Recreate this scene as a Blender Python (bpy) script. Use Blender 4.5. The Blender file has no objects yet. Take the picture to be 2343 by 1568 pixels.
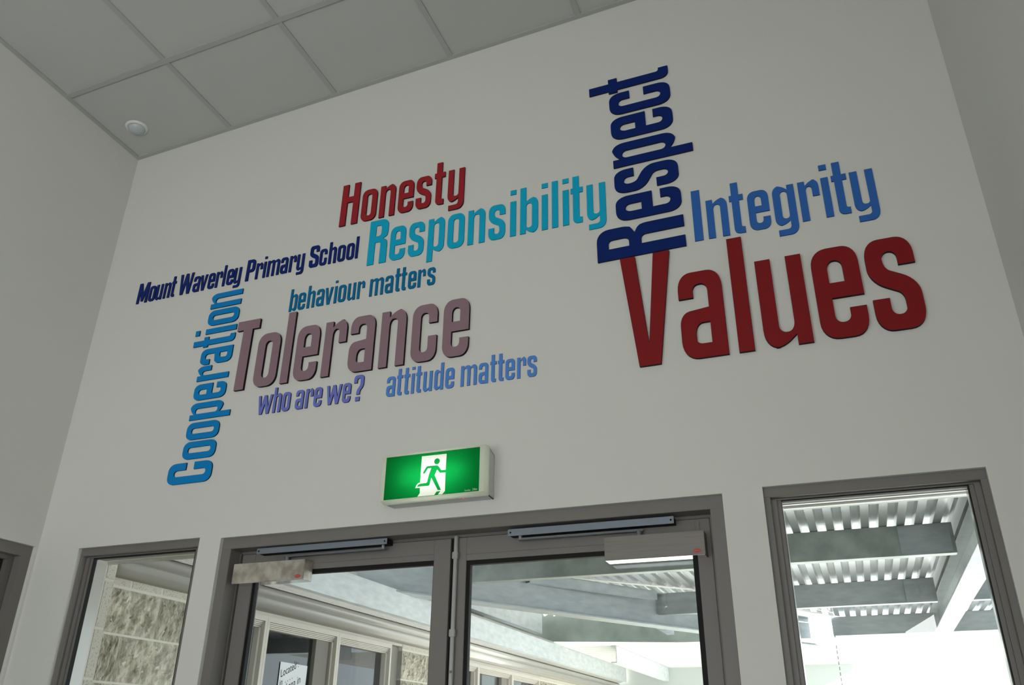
import bpy, bmesh, math, random
from mathutils import Matrix, Vector, noise
random.seed(7)
S = bpy.context.scene
COL = S.collection

# ------------------------------------------------------------------ camera
CAM = (3.0956975, -2.5261402, 1.5299932)
RM = [[0.931513, -0.331279, 0.150125], [0.36354, 0.835544, -0.411953], [0.011036, 0.438316, 0.898753]]
cd = bpy.data.cameras.new('camera'); cam = bpy.data.objects.new('camera', cd); COL.objects.link(cam)
cd.sensor_width = 36.0; cd.lens = 1913.3926 / 2343.0 * 36.0; cd.clip_start = 0.05
cam.matrix_world = Matrix(((RM[0][0], RM[0][2], -RM[0][1], CAM[0]), (RM[1][0], RM[1][2], -RM[1][1], CAM[1]),
                           (RM[2][0], RM[2][2], -RM[2][1], CAM[2]), (0, 0, 0, 1)))
S.camera = cam
# ------------------------------------------------------------------ sky, sun, fill lamps, exposure
wd = bpy.data.worlds.new('sky'); S.world = wd; wd.use_nodes = True
bg = wd.node_tree.nodes['Background']; bg.inputs[0].default_value = (0.86, 0.94, 1.0, 1); bg.inputs[1].default_value = 3.2
sd = bpy.data.lights.new('sun', 'SUN'); sd.energy = 34.0; sd.angle = 0.02; sd.color = (1, 0.96, 0.9)
sun = bpy.data.objects.new('sun', sd); COL.objects.link(sun)
sun.rotation_euler = Vector((0.80, -0.32, 0.45)).to_track_quat('Z', 'Y').to_euler(); sun.location = (8, 8, 10)
def area(name, loc, to, sx, sy, e, c):
    l = bpy.data.lights.new(name, 'AREA'); l.shape = 'RECTANGLE'; l.size = sx; l.size_y = sy; l.energy = e; l.color = c
    o = bpy.data.objects.new(name, l); COL.objects.link(o); o.location = loc
    o.rotation_euler = (Vector(to) - Vector(loc)).to_track_quat('-Z', 'Y').to_euler(); return o
# added fill lamps behind the camera, standing in for unseen daylight
area('rear_fill_lamp', (.9, -6.08, 1.1), (.9, 0, 1.6), 1.5, 1.5, 12.0, (1.0, 0.98, 0.93))
area('side_fill_lamp', (3.64, -4.6, 1.5), (0, -4.0, 1.7), 2.4, 2.0, 165.0, (1.0, 1.0, 0.985))  # added lamp in front of a solid wall, no window there
S.view_settings.view_transform = 'Standard'; S.view_settings.look = 'None'
S.view_settings.exposure = 0.0; S.view_settings.gamma = 1.0; S.view_settings.use_curve_mapping = False

# ------------------------------------------------------------------ materials
def lin(c):
    c = c / 255.0
    return c / 12.92 if c <= 0.04045 else ((c + 0.055) / 1.055) ** 2.4
def rgb(r, g, b): return (lin(r), lin(g), lin(b), 1)
def alb(r, g, b, k=2.35): return (min(.9, lin(r) * k), min(.9, lin(g) * k), min(.9, lin(b) * k), 1)
def mat(name, col, rough=0.6, metal=0.0, spec=0.5, n=None, bump=None, col2=None, stretch=None):
    m = bpy.data.materials.new(name); m.use_nodes = True; t = m.node_tree; b = t.nodes['Principled BSDF']
    b.inputs['Base Color'].default_value = col; b.inputs['Roughness'].default_value = rough
    b.inputs['Metallic'].default_value = metal; b.inputs['Specular IOR Level'].default_value = spec
    if n or bump:
        tc = t.nodes.new('ShaderNodeTexCoord'); mp = t.nodes.new('ShaderNodeMapping')
        t.links.new(tc.outputs['Object'], mp.inputs[0])
        if stretch: mp.inputs['Scale'].default_value = stretch
    if n:   # n = (scale, lo, hi)
        no = t.nodes.new('ShaderNodeTexNoise'); no.inputs['Scale'].default_value = n[0]; no.inputs['Detail'].default_value = 6
        t.links.new(mp.outputs[0], no.inputs[0])
        r = t.nodes.new('ShaderNodeValToRGB'); t.links.new(no.outputs[0], r.inputs[0])
        r.color_ramp.elements[0].position = n[1]; r.color_ramp.elements[1].position = n[2]
        r.color_ramp.elements[0].color = col; r.color_ramp.elements[1].color = col2
        t.links.new(r.outputs[0], b.inputs['Base Color'])
    if bump:   # (scale, strength, distance)
        n2 = t.nodes.new('ShaderNodeTexNoise'); n2.inputs['Scale'].default_value = bump[0]; n2.inputs['Detail'].default_value = 8
        t.links.new(mp.outputs[0], n2.inputs[0])
        bu = t.nodes.new('ShaderNodeBump'); bu.inputs['Strength'].default_value = bump[1]; bu.inputs['Distance'].default_value = bump[2]
        t.links.new(n2.outputs[0], bu.inputs['Height']); t.links.new(bu.outputs[0], b.inputs['Normal'])
    return m
def glass(name, tint=(1, 1, 1), rough=0.0, ior=1.5):
    m = bpy.data.materials.new(name); m.use_nodes = True; t = m.node_tree; t.nodes.clear()
    o = t.nodes.new('ShaderNodeOutputMaterial'); mx = t.nodes.new('ShaderNodeMixShader'); f = t.nodes.new('ShaderNodeFresnel')
    ge = t.nodes.new('ShaderNodeNewGeometry'); mr = t.nodes.new('ShaderNodeMapRange')   # same reflectance from either side of the sheet
    mr.inputs['To Min'].default_value = ior; mr.inputs['To Max'].default_value = 1 / ior
    t.links.new(ge.outputs['Backfacing'], mr.inputs['Value']); t.links.new(mr.outputs[0], f.inputs[0])
    tr = t.nodes.new('ShaderNodeBsdfTransparent'); tr.inputs[0].default_value = (*tint, 1)
    g = t.nodes.new('ShaderNodeBsdfGlossy'); g.inputs['Roughness'].default_value = rough
    t.links.new(f.outputs[0], mx.inputs[0]); t.links.new(tr.outputs[0], mx.inputs[1]); t.links.new(g.outputs[0], mx.inputs[2])
    t.links.new(mx.outputs[0], o.inputs[0]); return m
M = {}
M['wall'] = mat('painted_plaster', (.685, .69, .655, 1), .75, spec=.2, bump=(180, .05, .001))
M['tile'] = mat('ceiling_tile', (.52, .525, .51, 1), .9, spec=.1, bump=(300, .1, .001))
M['grid'] = mat('grid_paint', (.42, .43, .415, 1), .6)
M['floor'] = mat('carpet', (.30, .29, .27, 1), .95, n=(60, .3, .7), col2=(.22, .22, .22, 1))
M['frame'] = mat('grey_powder_coat', (.175, .165, .155, 1), .45)
M['frame_dark'] = mat('grey_powder_coat_inner', (.14, .132, .125, 1), .5)
M['gasket'] = mat('black_rubber', (.008, .008, .008, 1), .6, spec=.2)
M['pane'] = glass('clear_glass', (.93, .96, .955))
M['pane_dark'] = mat('dark_glass', (.012, .016, .018, 1), .05, spec=.6)
M['steel'] = mat('brushed_steel', (.19, .18, .168, 1), .45, metal=.3, n=(9, .35, .65), col2=(.215, .205, .19, 1), stretch=(1, 1, 40))
M['reflector'] = mat('reflector_steel', (.75, .74, .72, 1), .12, metal=1)  # mirror finish, only for the added plate under the closers
M['steel_stained'] = mat('stained_steel', (.34, .31, .26, 1), .45, metal=.6, n=(22, .35, .62), col2=(.60, .57, .51, 1))
M['track'] = mat('blue_grey_aluminium', (.20, .235, .28, 1), .4, metal=.3)
M['arm'] = mat('grey_arm', (.16, .175, .195, 1), .45, metal=.3)
M['rod'] = mat('zinc_rod', (.34, .34, .34, 1), .4, metal=.6)
M['badge'] = mat('red_badge', rgb(175, 60, 55), .5)
M['badge_ring'] = mat('pale_badge_ring', rgb(205, 110, 100), .5)
M['white_plastic'] = mat('white_plastic', (.74, .75, .73, 1), .45)
M['housing'] = mat('sign_housing', (.60, .61, .60, 1), .55)
M['galv'] = mat('galvanised_steel', (.31, .345, .355, 1), .34, metal=.4, n=(5, .3, .7), col2=(.41, .44, .445, 1), stretch=(1.5, 1.5, 5), bump=(30, .1, .002))
M['galv_dull'] = mat('dull_galvanised_steel', (.24, .27, .25, 1), .36, metal=.4, n=(7, .35, .65), col2=(.38, .41, .38, 1), bump=(25, .1, .002))  # darker galvanised base colour
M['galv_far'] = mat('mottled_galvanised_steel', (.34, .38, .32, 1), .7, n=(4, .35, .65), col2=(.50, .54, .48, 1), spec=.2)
M['galv_pale'] = mat('pale_galvanised_steel', (.58, .62, .63, 1), .5, metal=.15, n=(6, .3, .7), col2=(.74, .77, .77, 1), stretch=(1.5, 1.5, 5), bump=(30, .1, .002))  # paler galvanised base colour for the wall, link and far joist beams
M['sheet'] = mat('zincalume_sheet', (.62, .63, .64, 1), .25, metal=.85)
M['cream'] = mat('cream_aluminium', (.62, .57, .50, 1), .45)
M['gutter'] = mat('cream_gutter', (.50, .46, .41, 1), .3, spec=.7)
M['gutter'].node_tree.nodes['Principled BSDF'].inputs['Coat Weight'].default_value = 1.0
M['gutter'].node_tree.nodes['Principled BSDF'].inputs['Coat Roughness'].default_value = .15
M['block'] = mat('split_block', (.42, .385, .30, 1), .95, n=(24, .40, .60), col2=(.70, .64, .52, 1), bump=(55, 1.0, .02), stretch=(1, 1, .55), spec=.1)
M['smooth'] = mat('smooth_block', (.40, .375, .31, 1), .95, n=(120, .36, .44), col2=(.64, .60, .51, 1), bump=(220, .5, .002), spec=.1)
M['mortar'] = mat('mortar', (.72, .68, .60, 1), .9, spec=.1)
M['pier'] = mat('brown_cladding', (.22, .20, .17, 1), .7)
M['white_clad'] = mat('white_cladding', (.80, .80, .78, 1), .6)
M['far_wall'] = mat('pale_grey_cladding', (.55, .60, .59, 1), .7)
M['ground'] = mat('concrete_paving', (.34, .335, .32, 1), .9, n=(3, .3, .7), col2=(.40, .395, .38, 1))
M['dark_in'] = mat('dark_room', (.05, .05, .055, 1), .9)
M['tint'] = glass('tinted_glass', (.34, .35, .35), ior=1.7)
M['blind'] = mat('grey_blind', (.30, .31, .34, 1), .8)
M['ink'] = mat('black_ink', (.01, .01, .02, 1), .8)
M['paper'] = mat('white_paper', (.80, .82, .83, 1), .8)
M['side'] = mat('black_letter_edge', (.012, .011, .014, 1), .7, spec=.15)
M['led'] = mat('led_red', (.6, .02, .02, 1), .4)
lb = M['led'].node_tree.nodes['Principled BSDF']; lb.inputs['Emission Color'].default_value = (1, .05, .04, 1); lb.inputs['Emission Strength'].default_value = 1.2
def letter_mat(n, c, rough=.45): return mat('letter_' + n, tuple(q * .80 for q in c[:3]) + (1,), rough, spec=.16)
LM = dict(red=letter_mat('red', alb(116, 25, 30)), dred=letter_mat('deep_red', alb(98, 18, 20), .3), navy=letter_mat('navy', alb(2, 24, 78)),
          cyan=letter_mat('cyan', alb(6, 128, 158)), int=letter_mat('mid_blue', alb(36, 76, 135)), coop=letter_mat('bright_blue', alb(0, 96, 150)),
          mauve=letter_mat('mauve', alb(106, 86, 94)), mount=letter_mat('royal_navy', alb(6, 26, 86)), teal=letter_mat('teal', alb(0, 80, 118)),
          viol=letter_mat('violet_blue', alb(82, 90, 152)), att=letter_mat('steel_blue', alb(62, 102, 160)))

# ------------------------------------------------------------------ mesh helpers
class MB:
    def __init__(s): s.v = []; s.f = []
    def box(s, x0, x1, y0, y1, z0, z1):
        b = len(s.v)
        s.v += [(x0, y0, z0), (x1, y0, z0), (x1, y1, z0), (x0, y1, z0), (x0, y0, z1), (x1, y0, z1), (x1, y1, z1), (x0, y1, z1)]
        s.f += [tuple(b + i for i in q) for q in ((3, 2, 1, 0), (4, 5, 6, 7), (0, 1, 5, 4), (1, 2, 6, 5), (2, 3, 7, 6), (3, 0, 4, 7))]
        return s
    def hexa(s, P):
        b = len(s.v); s.v += [tuple(p) for p in P]
        s.f += [tuple(b + i for i in q) for q in ((3, 2, 1, 0), (4, 5, 6, 7), (0, 1, 5, 4), (1, 2, 6, 5), (2, 3, 7, 6), (3, 0, 4, 7))]
        return s
    def prism(s, poly, fn, a, b):   # poly 2D list, fn(u,v,t)->xyz
        n = len(poly); o = len(s.v)
        s.v += [fn(u, v, a) for u, v in poly] + [fn(u, v, b) for u, v in poly]
        s.f.append(tuple(o + i for i in range(n))); s.f.append(tuple(o + n + i for i in reversed(range(n))))
        for i in range(n): j = (i + 1) % n; s.f.append((o + j, o + i, o + n + i, o + n + j))
        return s
    def cyl(s, c, r, ax, h, n=16, r2=None):
        r2 = r if r2 is None else r2; o = len(s.v); a = Vector(ax).normalized(); u = a.orthogonal().normalized(); w = a.cross(u)
        c = Vector(c)
        for k, rr in ((0, r), (h, r2)):
            for i in range(n):
                t = 2 * math.pi * i / n; s.v.append(tuple(c + a * k + (u * math.cos(t) + w * math.sin(t)) * rr))
        s.f.append(tuple(o + i for i in reversed(range(n)))); s.f.append(tuple(o + n + i for i in range(n)))
        for i in range(n): j = (i + 1) % n; s.f.append((o + i, o + j, o + n + j, o + n + i))
        return s
    def build(s, name, m, parent=None, bevel=0, smooth=False):
        me = bpy.data.meshes.new(name); me.from_pydata(s.v, [], s.f); me.validate()
        bm = bmesh.new(); bm.from_mesh(me); bmesh.ops.recalc_face_normals(bm, faces=bm.faces)
        if bevel: bmesh.ops.bevel(bm, geom=list(bm.edges), offset=bevel, segments=2, affect='EDGES', clamp_overlap=True)
        bm.to_mesh(me); bm.free()
        if smooth:
            for p in me.polygons: p.use_smooth = True
        me.materials.append(m if not isinstance(m, str) else M[m])
        o = bpy.data.objects.new(name, me); COL.objects.link(o)
        if parent: o.parent = parent
        return o
def B(*a): return MB().box(*a)
def empty(name, loc=(0, 0, 0)):
    o = bpy.data.objects.new(name, None); COL.objects.link(o); o.location = loc; o.empty_display_size = .05; return o
def tag(o, label=None, cat=None, group=None, kind=None):
    if label: o['label'] = label
    if cat: o['category'] = cat
    if group: o['group'] = group
    if kind: o['kind'] = kind
    return o
def struct(o): o['kind'] = 'structure'; return o

# ------------------------------------------------------------------ room shell
W = 3.6695
def HZ(x, y): return 4.2587 - .03586 * y + .04025 * x      # the ceiling is slightly raked
WT = .14
OPEN = [(.2268, .8305, 2.2425), (.9300, 2.7815, 2.2335), (2.9, 3.4945, 2.2425)]
mb = MB()
xs = [-.3]
mb.box(-.25, OPEN[0][0], 0, WT, 0, OPEN[0][2]); mb.box(OPEN[0][1], OPEN[1][0], 0, WT, 0, 2.2335)
mb.box(OPEN[1][1], OPEN[2][0], 0, WT, 0, 2.2335); mb.box(OPEN[2][1], W + .2, 0, WT, 0, 2.2425)
top = 4.60
# one continuous upper wall: lower edge follows the three openings
poly = [(-.25, 2.2425), (.8305, 2.2425), (.8305, 2.2335), (2.9, 2.2335), (2.9, 2.2425), (W + .2, 2.2425), (W + .2, top), (-.25, top)]
mb.prism(poly, lambda u, v, t: (u, t, v), 0, WT)
mb.build('wall_front', 'wall'); struct(bpy.data.objects['wall_front'])
LD = (-2.4, -.012, 2.2625)     # opening in the left wall
mb = MB(); mb.box(-.14, 0, LD[0] - 3.7, LD[0], 0, top); mb.box(-.14, 0, LD[0], 0, LD[2], top); mb.box(-.14, 0, LD[1], 0, 0, LD[2])
struct(mb.build('wall_left', 'wall'))
struct(B(W, W + .14, -6.1, 0, 0, top).build('wall_right', 'wall'))
mb = MB(); mb.box(-.14, W + .14, -6.24, -6.1, 0, .3).box(-.14, W + .14, -6.24, -6.1, 1.9, top).box(-.14, .1, -6.24, -6.1, .3, 1.9).box(1.7, W + .14, -6.24, -6.1, .3, 1.9)
struct(mb.build('wall_rear', 'wall'))
struct(B(-.14, W + .14, -6.24, WT, -.1, 0).build('floor', 'floor'))
struct(B(W + .145, 13, -3, WT, -.04, 4.6).build('wall_shade_block', 'white_clad'))   # unseen mass, added to shade the ground outside near the wall
# ceiling: slab above, grid and tiles as parts
def slab(x0, x1, y0, y1, dz0, dz1):
    return MB().hexa([(x, y, HZ(x, y) + d) for d in (dz0, dz1) for x, y in ((x0, y0), (x1, y0), (x1, y1), (x0, y1))])
ceil = slab(-.14, W + .14, -6.24, WT, .06, .14).build('ceiling', 'tile'); struct(ceil)
X0, Y0, BW = .5859, -.4725, .012
xl = [0] + [X0 + .6 * k for k in range(6)] + [W]; yl = [0] + [Y0 - 1.2 * k for k in range(5)] + [-6.1]
for x in xl[1:-1]:
    slab(x - BW, x + BW, -6.1, 0, -.002, .012).build('grid_bar', 'grid', ceil)
for y in yl[1:-1]:
    slab(0, W, y - BW, y + BW, -.0025, .012).build('grid_bar', 'grid', ceil)
for i in range(len(xl) - 1):
    for j in range(len(yl) - 1):
        slab(xl[i] + .004, xl[i + 1] - .004, yl[j + 1] + .004, yl[j] - .004, .004, .02).build('ceiling_tile', 'tile', ceil)
AW = .02
t1 = MB(); t1.hexa([(x, y, HZ(x, y) + d) for d in (-.004, .012) for x, y in ((0, -AW), (W, -AW), (W, -.0005), (0, -.0005))]); struct(t1.build('trim_1', 'grid'))
t2 = MB(); t2.hexa([(x, y, HZ(x, y) + d) for d in (-.004, .012) for x, y in ((.0005, -6.1), (AW, -6.1), (AW, -AW), (.0005, -AW))]); struct(t2.build('trim_2', 'grid'))
t3 = MB(); t3.hexa([(x, y, HZ(x, y) + d) for d in (-.004, .012) for x, y in ((W - AW, -6.1), (W - .0005, -6.1), (W - .0005, -AW), (W - AW, -AW))]); struct(t3.build('trim_3', 'grid'))

# ------------------------------------------------------------------ windows in the front wall
def window(name, x0, x1, zt, label):
    w = struct(empty(name, ((x0 + x1) / 2, .05, 0))); ox, oy = -w.location.x, -w.location.y
    def bx(n, m, *a, bevel=.0012):
        o = B(*a).build(n, m, w, bevel); o.matrix_parent_inverse = Matrix.Translation((ox, oy, 0)); return o
    z0 = .02
    bx('head', 'frame', x0, x1, .015, .10, zt - .0295, zt)
    bx('jamb', 'frame', x0, x0 + .018, .015, .10, z0, zt - .0295); bx('jamb', 'frame', x1 - .018, x1, .015, .10, z0, zt - .0295)
    bx('sill', 'frame', x0, x1, .015, .10, z0 - .02, z0 + .03)
    bx('sash_rail', 'frame', x0 + .018, x1 - .018, .036, .09, zt - .0345, zt - .0300)
    for a, b in ((x0 + .018, x0 + .034), (x1 - .034, x1 - .018)): bx('sash_stile', 'frame', a, b, .032, .09, z0 + .03, zt - .0342)
    for a, b in ((x0 + .034, x0 + .046), (x1 - .046, x1 - .034)): bx('glazing_bead', 'frame', a, b, .040, .09, z0 + .03, zt - .0342)
    g = MB(); zz = zt - .0345
    g.box(x0 + .046, x1 - .046, .0415, .060, zz - .003, zz); g.box(x0 + .046, x0 + .047, .0415, .060, z0 + .03, zz - .003); g.box(x1 - .049, x1 - .046, .0415, .060, z0 + .03, zz - .003)
    o = g.build('gasket', 'gasket', w); o.matrix_parent_inverse = Matrix.Translation((ox, oy, 0))
    bx('pane', 'pane', x0 + .0455, x1 - .0455, .0465, .0500, z0 + .03, zz - .001, bevel=0)
    bx('outer_frame', 'gutter', x0, x0 + .0455, .0905, .114, z0, zt - .034); bx('outer_frame', 'gutter', x1 - .0455, x1, .0905, .114, z0, zt - .034)
    bx('outer_frame', 'gutter', x0, x1, .1005, .114, zt - .034, zt)
    bx('outer_frame', 'gutter', x0 + .0455, x0 + .0465, .0505, .114, z0, zt - .0345, bevel=0); bx('outer_frame', 'gutter', x1 - .0465, x1 - .0455, .0505, .114, z0, zt - .0345, bevel=0)
    w['label'] = label
window('window_1', *OPEN[0], 'narrow grey framed window left of the double doors')
window('window_2', *OPEN[2], 'narrow grey framed window right of the double doors')
# glazed opening in the left wall, hard against the corner
w3 = struct(empty('window_3', (0, -.8, 0)))
def lb_(n, m, x0, x1, y0, y1, z0, z1, bev=.001):
    o = B(x0, x1, y0, y1, z0, z1).build(n, m, w3, bev); o.matrix_parent_inverse = Matrix.Translation((0, .8, 0)); return o
lb_('head', 'frame', -.10, -.015, LD[0], LD[1], LD[2] - .045, LD[2]); lb_('jamb', 'frame', -.10, -.015, LD[1] - .045, LD[1], 0, LD[2] - .045)
lb_('jamb', 'frame', -.10, -.015, LD[0], LD[0] + .045, 0, LD[2] - .045)
lb_('sash_stile', 'frame_dark', -.095, -.05, LD[1] - .075, LD[1] - .045, 0, LD[2] - .045); lb_('sash_rail', 'frame_dark', -.095, -.05, LD[0] + .045, LD[1] - .075, LD[2] - .062, LD[2] - .045)
lb_('pane', 'pane_dark', -.078, -.072, LD[0] + .045, LD[1] - .075, 0, LD[2] - .062, 0)

# ------------------------------------------------------------------ double doors
DX0, DX1, DZ = OPEN[1]
fr = struct(empty('door_1', (DX0, .05, 0)))
def child(o, par):
    o.parent = par; o.matrix_parent_inverse = Matrix.Translation(-Vector(par.location)); return o
def pb(par, n, m, *a, bev=.0012): return child(B(*a).build(n, m, None, bev), par)
JW, YL0, YL1 = .042, .076, .121
pb(fr, 'head', 'frame', DX0, DX1, .015, .135, 2.193, DZ)
pb(fr, 'jamb', 'frame', DX0, DX0 + JW, .015, .135, 0, 2.193); pb(fr, 'jamb', 'frame', DX1 - JW, DX1, .015, .135, 0, 2.193)
pb(fr, 'door_stop', 'frame_dark', DX0 + JW, DX0 + JW + .006, .070, .135, 0, 2.185); pb(fr, 'door_stop', 'frame_dark', DX1 - JW - .012, DX1 - JW, .070, .135, 0, 2.185)
pb(fr, 'door_stop', 'frame_dark', DX0 + JW, DX1 - JW, .079, .135, 2.183, 2.193)
fr['label'] = 'wide dark grey aluminium frame around the double doors'
def leaf(name, x0, x1, gx0, gx1, g0, g1, gz, label):
    d = struct(empty(name, (x0, .09, 0))); zt = 2.181
    pb(d, 'stile', 'frame', x0, gx0, YL0, YL1, .01, zt); pb(d, 'stile', 'frame', gx1, x1, YL0, YL1, .01, zt)
    pb(d, 'top_rail', 'frame', gx0, gx1, YL0, YL1, gz + .0345, zt); pb(d, 'glazing_bead', 'frame', gx0, gx1, YL0, YL0 + .03, gz + .014, gz + .034, bev=.0008)
    pb(d, 'bottom_rail', 'frame', gx0, gx1, YL0, YL1, .01, .20)
    g = MB(); g.box(gx0, gx1, .081, .10, gz, gz + .0145); g.box(gx0 - .001, gx0 + g0, .081, .10, .2, gz); g.box(gx1 - g1, gx1 + .001, .081, .10, .2, gz)
    child(g.build('gasket', 'gasket'), d)
    pb(d, 'pane', 'pane', gx0 + .002, gx1 - .002, .087, .093, .2, gz + .002, bev=0)
    d['label'] = label; return d
leaf('door_2', DX0 + JW + .010, 1.848, 1.042, 1.786, .012, .003, 2.097, 'left glazed leaf of the double doors')
dr = leaf('door_3', 1.860, DX1 - JW - .014, 1.908, 2.681, .013, .016, 2.089, 'right glazed leaf of the double doors')
pb(dr, 'meeting_stile', 'gasket', 1.846, 1.861, .088, .118, .01, 2.18, bev=0)
rd = pb(dr, 'bolt_rod', 'rod', 1.866, 1.879, .062, .076, 1.0, 2.186, bev=.002)
for z in (2.108, 1.858): pb(dr, 'bolt_guide', 'rod', 1.862, 1.883, .058, .0765, z, z + .024, bev=.002)
child(MB().cyl((1.8725, .061, 1.752), .004, (0, -1, 0), .005).build('screw', 'steel'), dr)

# ------------------------------------------------------------------ door closers
def closer(x0, x1, z0, z1, tx0, tx1, tz0, tz1, side, m, label):
    c = empty('door_closer', ((x0 + x1) / 2, .05, z0)); tag(c, label, 'door closer')
    yf = .022
    pb(c, 'cover', m, x0, x1, yf, .0755, z0, z1, bev=.0015)
    pb(c, 'underside_reflector', 'reflector', x0 + .002, x1 - .002, yf + .002, .0755, z0 - .0008, z0 - .0001, bev=0)  # added mirror plate so the box bottom catches the bright ground outside
    bx_ = x1 - .024; bz = z0 + .012
    ring = MB(); el = [(bx_ + .0125 * math.cos(t), bz + .0062 * math.sin(t)) for t in [i * math.pi / 12 for i in range(24)]]
    ring.prism(el, lambda u, v, t: (u, t, v), yf - .0012, yf + .0002); child(ring.build('badge', 'badge'), c)
    r2 = MB()
    for i in range(24):
        t, t2 = i * math.pi / 12, (i + 1) * math.pi / 12
        r2.hexa([(bx_ + a * math.cos(q), yy, bz + a * .5 * math.sin(q)) for yy in (yf - .0016, yf - .0010) for a, q in ((.0112, t), (.0112, t2), (.0100, t2), (.0100, t))])
    for k in range(5): r2.box(bx_ - .0072 + k * .0031, bx_ - .0055 + k * .0031, yf - .0016, yf - .001, bz - .0021, bz + .0021)
    child(r2.build('badge_lettering', 'badge_ring'), c)
    # slide track under the head
    ty0, ty1 = .028, .052
    pb(c, 'track', 'track', tx0, tx1, ty0, ty0 + .003, tz0, tz1, bev=.0008)
    pb(c, 'track_shade', 'gasket', tx0 + .002, tx1 - .002, ty0 + .003, .074, tz0 + .003, tz1 - .0005, bev=0)  # black block standing in for the shaded hollow of the channel
    for xx in (tx0 + .009, tx1 - .009):
        child(MB().cyl((xx, ty0 + .001, (tz0 + tz1) / 2), .0032, (0, -1, 0), .0016, 12).build('screw_hole', 'gasket'), c)
    if side < 0: a0, a1 = (x0 + .205, 2.159), (tx1 - .022, 2.1575)
    else: a0, a1 = (x0 + .104, 2.155), (tx0 + .038, 2.1535)
    v = Vector((a1[0] - a0[0], 0, a1[1] - a0[1])).normalized(); w = Vector((-v.z, 0, v.x)) * .0032
    P0 = Vector((a0[0], .052, a0[1])) - v * .014; P1 = Vector((a1[0], .040, a1[1])) + v * .008
    dv = Vector((0, .016, 0))
    child(MB().hexa([P0 - w, P1 - w, P1 - w + dv, P0 - w + dv, P0 + w, P1 + w, P1 + w + dv, P0 + w + dv]).build('arm', 'arm', None, .001), c)
    child(MB().cyl((a0[0], .060, z1), .0095, (0, 0, 1), a0[1] - z1 + .002, 20).build('spindle', 'arm'), c)
    child(MB().cyl((a1[0], .044, a1[1]), .006, (0, 0, 1), .012, 16).build('slide_pivot', 'rod'), c)
    return c
closer(.9905, 1.3005, 2.066, 2.137, 1.080, 1.6245, 2.1685, 2.1895, -1, 'steel_stained', 'stained steel door closer box on the left door leaf')
cr = closer(2.4035, 2.7135, 2.061, 2.133, 2.0765, 2.6250, 2.1620, 2.1845, 1, 'steel', 'clean brushed steel door closer box on the right door leaf')
ch = MB()
for k in range(6): ch.cyl((2.6925, .068, 2.142 + k * .0052), .0014, (0, 0, 1), .0035, 6)
child(ch.build('chain', 'rod'), cr)

# ------------------------------------------------------------------ exit sign
ex = empty('exit_sign', (1.85, 0, 2.36)); tag(ex, 'lit green running man exit sign on the wall above the double doors', 'exit sign')
hs = MB()
# open housing: back, four sides
hs.box(1.664, 2.036, -.008, -.0005, 2.284, 2.434)
hs.hexa([(1.664, -.0005, 2.282), (2.036, -.0005, 2.282), (2.041, -.062, 2.282), (1.656, -.062, 2.282), (1.664, -.0005, 2.286), (2.036, -.0005, 2.286), (2.041, -.062, 2.286), (1.656, -.062, 2.286)])
hs.hexa([(1.664, -.0005, 2.430), (2.036, -.0005, 2.430), (2.041, -.062, 2.440), (1.656, -.062, 2.440), (1.664, -.0005, 2.434), (2.036, -.0005, 2.434), (2.041, -.062, 2.444), (1.656, -.062, 2.444)])
hs.hexa([(1.660, -.0005, 2.282), (1.664, -.0005, 2.282), (1.660, -.062, 2.282), (1.656, -.062, 2.282), (1.660, -.0005, 2.434), (1.664, -.0005, 2.434), (1.660, -.062, 2.444), (1.656, -.062, 2.444)])
hs.hexa([(2.032, -.0005, 2.282), (2.036, -.0005, 2.282), (2.041, -.062, 2.282), (2.037, -.062, 2.282), (2.032, -.0005, 2.434), (2.036, -.0005, 2.434), (2.041, -.062, 2.444), (2.037, -.062, 2.444)])
child(hs.build('housing', 'housing'), ex)
def translucent(name, c, g=.25):
    m = bpy.data.materials.new(name); m.use_nodes = True; t = m.node_tree; t.nodes.clear()
    o = t.nodes.new('ShaderNodeOutputMaterial'); a = t.nodes.new('ShaderNodeBsdfTranslucent'); d = t.nodes.new('ShaderNodeBsdfDiffuse'); mx = t.nodes.new('ShaderNodeMixShader')
    a.inputs[0].default_value = c; d.inputs[0].default_value = c; mx.inputs[0].default_value = 1 - g
    t.links.new(d.outputs[0], mx.inputs[1]); t.links.new(a.outputs[0], mx.inputs[2]); t.links.new(mx.outputs[0], o.inputs[0]); return m
TG = translucent('green_diffuser', (.004, .30, .055, 1)); TW = translucent('white_diffuser', (.94, .95, .89, 1), .3)
# bezel: tapered rim of the diffuser cover
FX0, FX1, FZ0, FZ1 = 1.6445, 2.0315, 2.2900, 2.4510
GX0, GX1, GZ0, GZ1 = 1.6590, 2.0142, 2.2920, 2.4440
def frame_ring(o, i, y0, y1):
    """four bars between outer rect o and inner rect i"""
    m_ = MB(); a0, a1, b0, b1 = o; c0, c1, d0, d1 = i
    m_.box(a0, c0, y0, y1, b0, b1); m_.box(c1, a1, y0, y1, b0, b1)
    if d0 > b0: m_.box(c0, c1, y0, y1, b0, d0)
    m_.box(c0, c1, y0, y1, d1, b1); return m_
child(frame_ring((FX0, FX1, FZ0, FZ1), (GX0, GX1, GZ0, GZ1), -.0775, -.074).build('bezel', TW), ex)
rim = MB()   # sloping skirt from front rim back to the housing
o1 = [(FX0, FZ0), (FX1, FZ0), (FX1, FZ1), (FX0, FZ1)]; o2 = [(1.655, 2.2785), (2.0425, 2.2785), (2.0425, 2.4455), (1.655, 2.4455)]
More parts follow.
